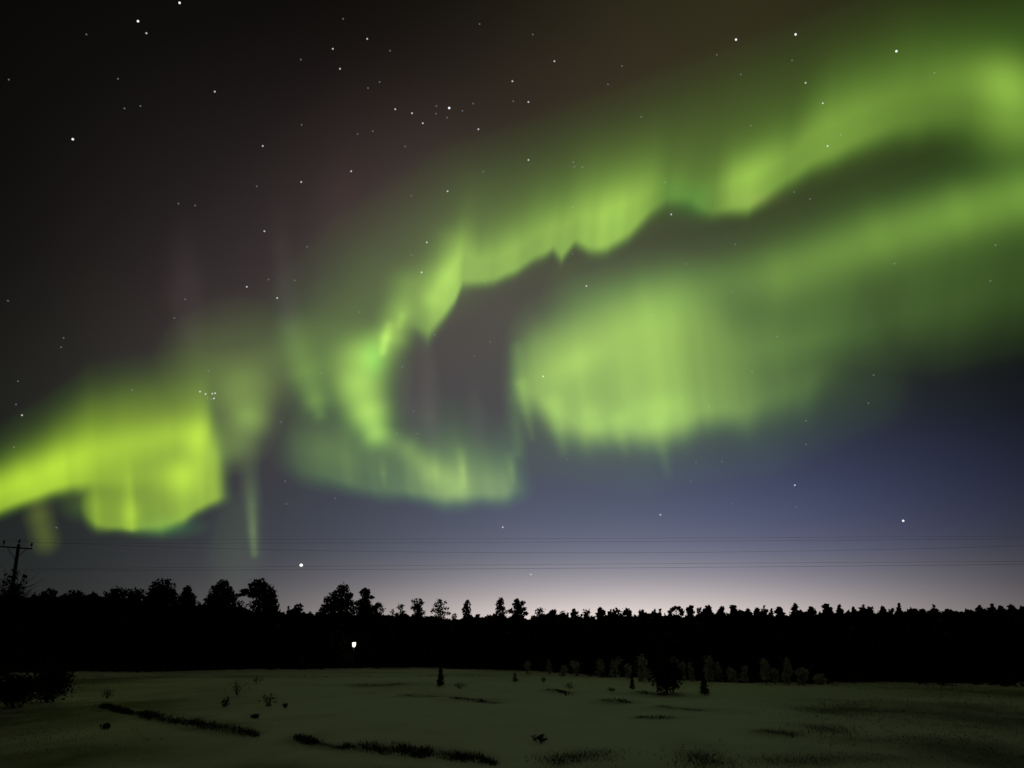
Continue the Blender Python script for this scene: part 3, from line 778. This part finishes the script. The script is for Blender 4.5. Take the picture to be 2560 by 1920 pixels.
# ---- young conifers that close the forest edge
def young_conifer(seed):
    rng = np.random.RandomState(seed)
    L = []
    for k in range(9):
        f = k / 8.0
        L.append((rng.uniform(-.2, .2), rng.uniform(-.2, .2), .6 + 7.0 * f, (1.9 - 1.55 * f) * rng.uniform(.85, 1.15), (1.9 - 1.55 * f), .8))
    root = thing("young_conifer", "dark young conifer crowding the black forest edge below the skyline", "tree", (0, 0, 0), "young conifers closing the forest edge")
    V, F = leaves(L, 520, .42, rng)
    obj("crown", mesh("crown", V, F, NEEDLE), root)
    g = Geo().tube([(0, 0, -.2), (0, 0, 3), (.05, 0, 7.6)], [.12, .09, .02], 7)
    obj("trunk", g.mesh("trunk", BARK), root)
    return root
protos = [young_conifer(900 + k) for k in range(6)]
rng = np.random.RandomState(5)
first = list(protos)
for row, (step, back, tgt) in enumerate(((29, 1.5, 1588), (31, 5.0, 1560))):
    px = -170.0
    while px < 2740:
        px += step * rng.uniform(.75, 1.25)
        Y = edge_depth(px) + back + rng.uniform(-1, 2.5)
        if abs(px - 885) < 24 and row == 0: Y += 5
        top = tgt + rng.uniform(-16, 16) + (-22 if px < 420 else 0) + (6 if px > 1400 else 0)
        p = at(px, top, Y); h = p.z - ground_z(p.x, p.y)
        s = h / 7.9; wd = s * rng.uniform(1.1, 1.5)
        loc = (p.x, p.y, ground_z(p.x, p.y))
        if first:
            o = first.pop(); o.location = loc; o.scale = (wd, wd, s); o.rotation_euler = (0, 0, rng.uniform(0, 6.28))
        else:
            copy_tree(protos[rng.randint(6)], loc, (wd, wd, s), rng.uniform(0, 6.28))

# ---- the wood behind, one dark mass
V_, F_ = [], []
for px in np.arange(-400, 2960, 9.0):
    Y = edge_depth(px) + 16 + rng.uniform(0, 22)
    topy = np.interp(px, [0, 240, 420, 700, 1000, 1300, 2000, 2560], [1496, 1496, 1512, 1530, 1541, 1546, 1540, 1530]) + 5 * float(vnoise(px / 21.0, 3.0)) + rng.uniform(-4, 6)
    p = at(px, topy, Y); s = px_size(px, topy, Y) * 14
    L = [(p.x, p.y, p.z * f, s, s, p.z * .13) for f in (.1, .3, .5, .7, .88)]
    L += [(p.x, p.y, p.z * .94 - .5, s * 1.1, s, .55)] * 2
    V, F = leaves(L, int(230 * max(1, p.z * s / 2.6)), .6, rng)
    F_.append(F + sum(len(v) for v in V_)); V_.append(V)
tag(obj("dark_forest", mesh("dark_forest", np.concatenate(V_), np.concatenate(F_), NEEDLE)), "black depth of the forest behind the edge trees", "forest", None, "stuff")

# ---- low undergrowth along the forest foot
V_, F_ = [], []
for px in np.arange(-300, 2860, 6.5):
    Y = edge_depth(px) - rng.uniform(-1.0, 1.0) - 9 * rng.rand() ** 3
    base = at(px, 1680, Y); gz = ground_z(base.x, base.y)
    h = .25 + 1.3 * rng.rand() ** 2 + .5 * max(0, float(vnoise(px / 60.0, 9.0)))
    V, F = leaves([(base.x, base.y, gz + h * .45, .45 + .3 * h, .5, h * .55)], int(16 + 40 * h), .16, rng, .9)
    F_.append(F + sum(len(v) for v in V_)); V_.append(V)
tag(obj("undergrowth", mesh("undergrowth", np.concatenate(V_), np.concatenate(F_), TWIG)), "dark ragged undergrowth along the foot of the forest", "undergrowth", None, "stuff")

# ================================================================ bare birch, bushes and saplings on the snow
def twig_bush(name, label, cat, px, py, hw, h_px, seed, n_stems=9, n_tw=260, mat=None, dens=0, group=None, Yd=None, leaf=.1):
    """a leafless bush: stems that fork into many thin twigs"""
    rng = np.random.RandomState(seed)
    if Yd: base = at(px, py, Yd); base.z = ground_z(base.x, base.y)
    else: base = on_ground(px, py)
    s = px_size(px, py, base.y); W, H = hw * s, h_px * s
    root = thing(name, label, cat, base, group)
    g = Geo(); tw = Geo()
    for k in range(n_stems):
        a = rng.uniform(0, 6.28); sp = rng.uniform(.2, .9)
        tip = Vector((math.cos(a) * W * sp, math.sin(a) * W * sp * .8, H * rng.uniform(.7, 1.0) * math.sqrt(max(1 - (sp * .8) ** 2, .1))))
        mid = tip * .5 + Vector((-tip.x * .12, -tip.y * .12, H * .06))
        r0 = .012 * H + .008
        g.tube([(0, 0, -.05), mid * .5, mid, tip], [r0, r0 * .75, r0 * .5, r0 * .15], 6)
        for _ in range(n_tw // n_stems):
            f = rng.uniform(.25, 1.0)
            st = mid.lerp(tip, (f - .5) * 2) if f > .5 else Vector((0, 0, 0)).lerp(mid, f * 2)
            d = Vector(rng.normal(size=3)); d.z = abs(d.z) * .8 + .2; d.normalize()
            ln = H * rng.uniform(.10, .26)
            tw.tube([st, st + d * ln * .6 + Vector((0, 0, -.02 * ln)), st + d * ln], [r0 * .2, r0 * .14, r0 * .06], 3, False)
    obj("stems", g.mesh("stems", BARK), root)
    obj("twigs", tw.mesh("twigs", mat or TWIG), root)
    if dens:
        lob = [(rng.uniform(-.3, .3) * W, 0, H * f, W * rng.uniform(.4, .85), W * .6, H * rng.uniform(.16, .3)) for f in (.22, .42, .6, .8)]
        V, F = leaves(lob if name == 'frosted_sapling' else [(0, 0, H * .5, W * .85, W * .7, H * .5)], dens, leaf, rng, .8)
        obj("foliage", mesh("foliage", V, F, mat or HEATH), root)
    return root

# birch in front of the pole
rb = twig_bush("birch_tree", "bare twiggy birch hiding the foot of the utility pole", "tree", -28, 1744, 44, 318, 11, 18, 2400, TWIG, 2200, None, 50.0, .12)
twig_bush("willow_bush", "dark leafless willow below the bare birch at the edge of the snow", "bush", 118, 1752, 58, 92, 12, 14, 500, TWIG, 3000, None, None, .085)
twig_bush("willow_bush", "low dark willow in the darkest corner of the snow field", "bush", 30, 1770, 60, 80, 13, 12, 420, TWIG, 2600, None, None, .085)

def small_spruce(label, px, py, hw, h_px, seed, name="small_spruce", n=500, cat="tree"):
    rng = np.random.RandomState(seed)
    base = on_ground(px, py); s = px_size(px, py, base.y); W, H = hw * s, h_px * s
    root = thing(name, label, cat, base)
    L = [(rng.uniform(-.1, .1) * W, 0, H * (.12 + .8 * f), W * (1 - .82 * f) * rng.uniform(.8, 1.1), W * (1 - .82 * f), H * .1) for f in np.linspace(0, 1, 7)]
    V, F = leaves(L, n, max(.05, H * .06), rng, .8)
    obj("crown", mesh("crown", V, F, NEEDLE), root)
    obj("trunk", Geo().tube([(0, 0, -.1), (0, 0, H * .5), (0, 0, H * .98)], [H * .02 + .01, H * .014, .006], 6).mesh("trunk", BARK), root)
    return root
small_spruce("small pointed spruce standing alone on the snow beside the round dark bush", 1762, 1735, 15, 44, 21)
small_spruce("slim dark juniper standing like a post at the edge of the snow", 1101, 1718, 9, 52, 22, "juniper", 420)
small_spruce("tiny dark spruce below the forest edge, past the post-like juniper", 1288, 1708, 9, 24, 23, "small_spruce", 260)
small_spruce("little forked spruce on the snow between tiny shrubs at the forest edge", 1581, 1722, 7, 40, 24, "small_spruce", 260)
b = twig_bush("round_bush", "big round dark bush standing out on the snow before the forest", "bush", 1668, 1732, 46, 84, 31, 14, 500, TWIG, 1700, None, None, .12)

SHRUBS = [  # x, y, half width, height, label
    (592, 1738, 40, 42, "widest twiggy shrub on the snow under the pair of big pines"),
    (640, 1712, 22, 18, "low dark shrub behind the widest twiggy one"),
    (562, 1776, 14, 20, "small dark shrub on the snow in front of the widest twiggy one"),
    (668, 1776, 26, 30, "rounded thin shrub between the sedge lines and the widest shrub"),
    (712, 1778, 8, 12, "tiny tuft-like shrub next to the rounded thin shrub"),
    (636, 1808, 12, 10, "tiny dark shrub just above the sedge line"),
    (268, 1742, 20, 22, "faint shrub at the start of the snow near the willows"),
    (262, 1836, 14, 14, "lone small shrub below the sedge line near the dark corner"),
    (1150, 1722, 22, 16, "pale low shrub beside the post-like juniper"),
    (1358, 1708, 9, 12, "tiny shrub near the forest edge between two little spruces"),
    (1424, 1722, 15, 18, "low shrub on the snow under the snowy saplings"),
    (1352, 1850, 24, 18, "flattened shrub alone in the middle of the open snow"),
    (1528, 1730, 12, 10, "tiny shrub at the foot of the snowy saplings"),
]
for k, (x, y, hw, h, label) in enumerate(SHRUBS):
    twig_bush("shrub", label, "shrub", x, y, hw, h, 50 + k, 8, 160, TWIG, 60, "small shrubs on the snow", None, .06)

FROSTED = [
    (1318, 1684, 14, 30, "faint frosty sapling before the first slim one, nearest the post-like juniper"),
    (1408, 1688, 14, 26, "dim low frosty sapling between the slim first and the wide second"),
    (1540, 1698, 20, 48, "dim wide frosty sapling, just before the tall bright-headed one"),
    (1572, 1700, 14, 36, "faint narrow frosty sapling leaning toward the bright-headed one"),
    (1832, 1705, 16, 40, "dim ragged frosty sapling after the two past the lone spruce"),
    (2050, 1711, 20, 26, "faint low frosty sapling, outermost of the pale row"),
    (1372, 1686, 9, 34, "slim frosty sapling, first of the pale row at the forest edge"),
    (1442, 1690, 20, 36, "wide dim frosty sapling, second of the pale row"),
    (1500, 1694, 18, 42, "dim frosty sapling, third of the pale row"),
    (1604, 1704, 16, 56, "tall frosty sapling with a bright head, before the round dark bush"),
    (1622, 1706, 13, 30, "short frosty sapling at the foot of the bright-headed one"),
    (1690, 1698, 16, 52, "frosty sapling rising behind the round dark bush"),
    (1709, 1703, 7, 46, "thin bright frosty sapling beside the round dark bush"),
    (1730, 1704, 10, 44, "gappy frosty sapling between thin bright and stout ones"),
    (1774, 1704, 15, 58, "stout bright frosty sapling above the small lone spruce"),
    (1800, 1704, 14, 50, "dim frosty sapling past the stout bright one"),
    (1862, 1706, 12, 44, "faint frosty sapling in the dark gap of the pale row"),
    (1916, 1710, 15, 60, "pointed frosty sapling, the cone-shaped one of the pale row"),
    (1938, 1710, 12, 34, "short frosty sapling leaning on the cone-shaped one"),
    (1970, 1710, 15, 58, "upright frosty sapling before the low rounded one at the row's end"),
    (2006, 1711, 19, 36, "low rounded frosty sapling at the end of the pale row"),
]
for k, (x, y, hw, h, label) in enumerate(FROSTED):
    dim = 'dim' in label or 'faint' in label or 'gappy' in label
    twig_bush("frosted_sapling", label, "sapling", x, y, hw, h, 80 + k, 7, 140, FROST, 170 if dim else 520, "pale frosted saplings at the forest edge", None, .15)

# ================================================================ dark sedge lines, heath poking through the snow, blades darkening its corners
def blades(pts, h, w, rng, lean=.5):
    n = len(pts); P = np.array(pts, float)
    a = rng.uniform(0, 6.28, n); d = np.stack([np.cos(a), np.sin(a), np.zeros(n)], -1)
    hh = (h * rng.uniform(.4, 1.1, n))[:, None] if np.ndim(h) == 0 else (np.asarray(h) * rng.uniform(.4, 1.1, n))[:, None]
    l = rng.normal(size=(n, 3)) * lean; l[:, 2] = 1; l /= np.linalg.norm(l, axis=1)[:, None]
    ww = (np.asarray(w) * rng.uniform(.6, 1.3, n))[:, None]
    V = np.stack([P - d * ww - [0, 0, .03], P + d * ww - [0, 0, .03], P + l * hh + d * ww * .15, P + l * hh * 1.02 - d * ww * .15], 1).reshape(-1, 3)
    return V, np.arange(n * 4).reshape(n, 4)
def ground_points(px, py):
    dx, du = (px - 1280) / FPX, (960 - py) / FPX
    D = np.stack([dx, CP - du * SP, SP + du * CP], -1)
    t = EYE / -D[:, 2]
    X, Y = D[:, 0] * t, D[:, 1] * t
    return np.stack([X, Y, ground_z(X, Y)], -1)
def strip(poly, n, rng):
    """points along a line (x, y, half height in pixels)"""
    p = np.array(poly, float)
    L = np.concatenate([[0], np.cumsum(np.hypot(np.diff(p[:, 0]), np.diff(p[:, 1]) * 3))])
    t = rng.uniform(0, L[-1], n)
    x, y, w = (np.interp(t, L, p[:, k]) for k in range(3))
    wob = 3 * vnoise(x / 30, x * 0)
    return x + rng.normal(0, 6, n), y + wob + np.clip(rng.normal(0, .55, n), -1.2, 1.2) * w, w
rng = np.random.RandomState(77)
SV, SF = [], []
def add_blades(store, px, py, h_px, w, lean=.5):
    P = ground_points(px, py)
    h = P[:, 1] / FPX * h_px
    V, F = blades(P, h, w * P[:, 1] / 26, rng, lean)
    SF_, SV_ = store
    SF_.append(F + sum(len(v) for v in SV_)); SV_.append(V)
for poly, n, h in LINES:
    x, y, w = strip(poly, int(n * .75), rng)
    den = .82 + .5 * vnoise(x / 34.0, y * 0 + len(poly)) + .3 * vnoise(x / 9.0, y / 5.0)
    q = rng.rand(len(x)) < den
    x, y = x[q], y[q]
    h = h * np.clip(.8 + .5 * vnoise(x / 26.0, y * 0 + 5), .3, 1.3)
    add_blades((SF, SV), x, y, h * .72, .017)
tag(obj("sedge", mesh("sedge", np.concatenate(SV), np.concatenate(SF), SEDGE)), "dark winter sedge in wavering lines across the snow", "grass", None, "stuff")

HV, HF = [], []
PATCHES = [  # x, y, sx, sy, count, height px
    (2060, 1778, 55, 10, 700, 9), (2160, 1772, 60, 12, 900, 10), (2080, 1830, 45, 12, 800, 11), (2250, 1855, 130, 10, 1100, 9), (2370, 1720, 30, 6, 330, 7),
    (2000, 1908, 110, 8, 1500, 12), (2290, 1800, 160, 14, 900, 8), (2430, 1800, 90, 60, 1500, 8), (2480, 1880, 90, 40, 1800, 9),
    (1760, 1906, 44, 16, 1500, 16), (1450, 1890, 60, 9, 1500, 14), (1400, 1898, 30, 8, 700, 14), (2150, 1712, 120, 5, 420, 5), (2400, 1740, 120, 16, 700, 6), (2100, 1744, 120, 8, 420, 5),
    (60, 1800, 90, 40, 1500, 8), (60, 1880, 120, 36, 1700, 9), (300, 1880, 160, 30, 800, 7), (150, 1715, 60, 18, 900, 8), (2520, 1760, 60, 40, 800, 7), (2250, 1905, 200, 12, 1300, 9),  # outermost blades added to darken the snow's sides and corners
    (420, 1690, 120, 4, 420, 5), (800, 1683, 120, 3, 330, 5), (1200, 1684, 120, 5, 330, 5), (1900, 1716, 160, 5, 330, 5),
]
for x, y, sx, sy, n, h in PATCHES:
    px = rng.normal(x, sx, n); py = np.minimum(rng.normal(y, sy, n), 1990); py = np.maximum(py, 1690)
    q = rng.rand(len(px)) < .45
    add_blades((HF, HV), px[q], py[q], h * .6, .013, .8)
n = 5200
px = rng.uniform(-60, 2620, n); py = rng.uniform(1688, 1925, n)
keep = vnoise(px / 130, py / 22) > .05 + .3 * rng.rand(n)
add_blades((HF, HV), px[keep], py[keep], 2.6, .009, .7)
tag(obj("heath", mesh("heath", np.concatenate(HV), np.concatenate(HF), HEATH)), "dry brown heath poking through the snow, with blades added to darken the corners", "heath", None, "stuff")

# ================================================================ utility pole, wires, lamp
PY = 57.0
ptop = at(47, 1361, PY); pb = Vector((ptop.x + .6, ptop.y, 0)); pb.z = ground_z(pb.x, pb.y)
pole = thing("utility_pole", "wooden utility pole with one crossarm rising behind the bare birch", "utility pole", pb)
rel = lambda v: Vector(v) - pb
H = ptop.z - pb.z
dv = Vector((-.6, 0, H))
obj("post", Geo().tube([(0, 0, -.3), dv * .5, dv], [.16, .14, .11], 12).mesh("post", OLDWOOD), pole)
armc = dv * (1 - .34 / H)
la, ra = rel(at(4, 1367, PY)), rel(at(84, 1373, PY))
la.y = ra.y = -.17
g = Geo().tube([la, la.lerp(ra, .5), ra], [.06, .065, .06], 4)
obj("crossarm", g.mesh("crossarm", OLDWOOD, False), pole)
for e in (la.lerp(ra, .22), la.lerp(ra, .80)):
    obj("brace", Geo().tube([e + Vector((0, .06, -.05)), armc + Vector((0, -.1, -.75))], [.022, .022], 6).mesh("brace", METAL), pole)
def insulator(at_pt):
    b = obj("insulator", Geo().lathe([(.02, 0), (.02, .16), (.085, .17), (.085, .21), (.05, .23), (.075, .25), (.075, .29), (.045, .31), (.06, .33), (.05, .38), (.02, .40)], at_pt, 12).mesh("insulator", CERAMIC), pole)
    return at_pt + Vector((0, 0, .36)) + pb
i1 = insulator(la + Vector((.22, 0, .05)))
i2 = insulator(ra + Vector((-.10, 0, .05)))
i3 = insulator(dv - Vector((0, 0, .02)))
obj("cable_bracket", Geo().tube([dv * .82 + Vector((-.14, -.18, 0)), dv * .82 + Vector((.14, -.18, 0))], [.05, .05], 8).mesh("cable_bracket", METAL), pole)
def wire(label, a, pts, r):
    """cable from the pole, hanging through the given sight points at its own distance, on to the next pole"""
    P = [Vector(a)] + [at(x, y, Yd) for x, y, Yd in pts]
    xs = np.array([p.x for p in P]); ys = np.array([p.y for p in P]); zs = np.array([p.z for p in P])
    cf = np.polyfit(xs, zs, 2); yl = np.polyfit(xs, ys, 1)
    X = np.linspace(a[0], 75, 60)
    off = a[2] - np.polyval(cf, a[0])
    path = [Vector((x, np.polyval(yl, x), np.polyval(cf, x) + off * math.exp(-(x - a[0]) / 6))) for x in X]
    tag(obj("power_line", Geo().tube(path, [r] * len(path), 6).mesh("power_line", WIRE)), label, "power line", "wires across the sky")
wire("uppermost thin power wire across the dusk sky", i3, [(640, 1352, 57), (1280, 1345, 57), (2000, 1343, 57), (2560, 1341, 57)], .0053)
wire("second power wire from the top, close under the uppermost", i2, [(640, 1360, 56.5), (1280, 1354, 56.5), (2000, 1350, 56.5), (2560, 1348, 56.5)], .0058)
wire("middle power wire hanging alone between the upper and lower pairs", i1, [(640, 1380, 56), (1280, 1378, 56), (2000, 1373, 56), (2560, 1368, 56)], .0058)
c1 = pb + dv * .82 + Vector((.1, -.24, .03)); c2 = pb + dv * .82 + Vector((.1, -.24, -.06))
wire("upper wire of the low pair just above the pale glow", c1, [(640, 1416, 56), (1280, 1411, 56), (2000, 1407, 56), (2560, 1404, 56)], .0063)
wire("lowest wire of all, at the top of the pale glow", c2, [(640, 1424, 55.7), (1280, 1421, 55.7), (2000, 1415, 55.7), (2560, 1412, 55.7)], .0073)

LY = edge_depth(885) - 3.0
lp = at(885, 1612, LY); lb = Vector((lp.x, lp.y, ground_z(lp.x, lp.y)))
lamp = thing("street_lamp", "lit white street lamp glowing in the black forest edge", "street lamp", lb)
hh = lp.z - lb.z
obj("lamp_post", Geo().tube([(0, 0, -.2), (0, 0, 1.0), (0, 0, hh - .5)], [.08, .06, .05], 10).mesh("lamp_post", METAL), lamp)
obj("lantern", Geo().lathe([(.22, -.46), (.30, -.2), (.38, .1), (.41, .34), (.36, .46), (.2, .5)], (0, 0, hh), 14).mesh("lantern", glow_material("lamp_light", (1, .95, .86), 2.5)), lamp)
obj("lantern_cap", Geo().lathe([(.44, .50), (.40, .56), (.15, .68), (.03, .76)], (0, 0, hh), 14).mesh("lantern_cap", METAL), lamp)
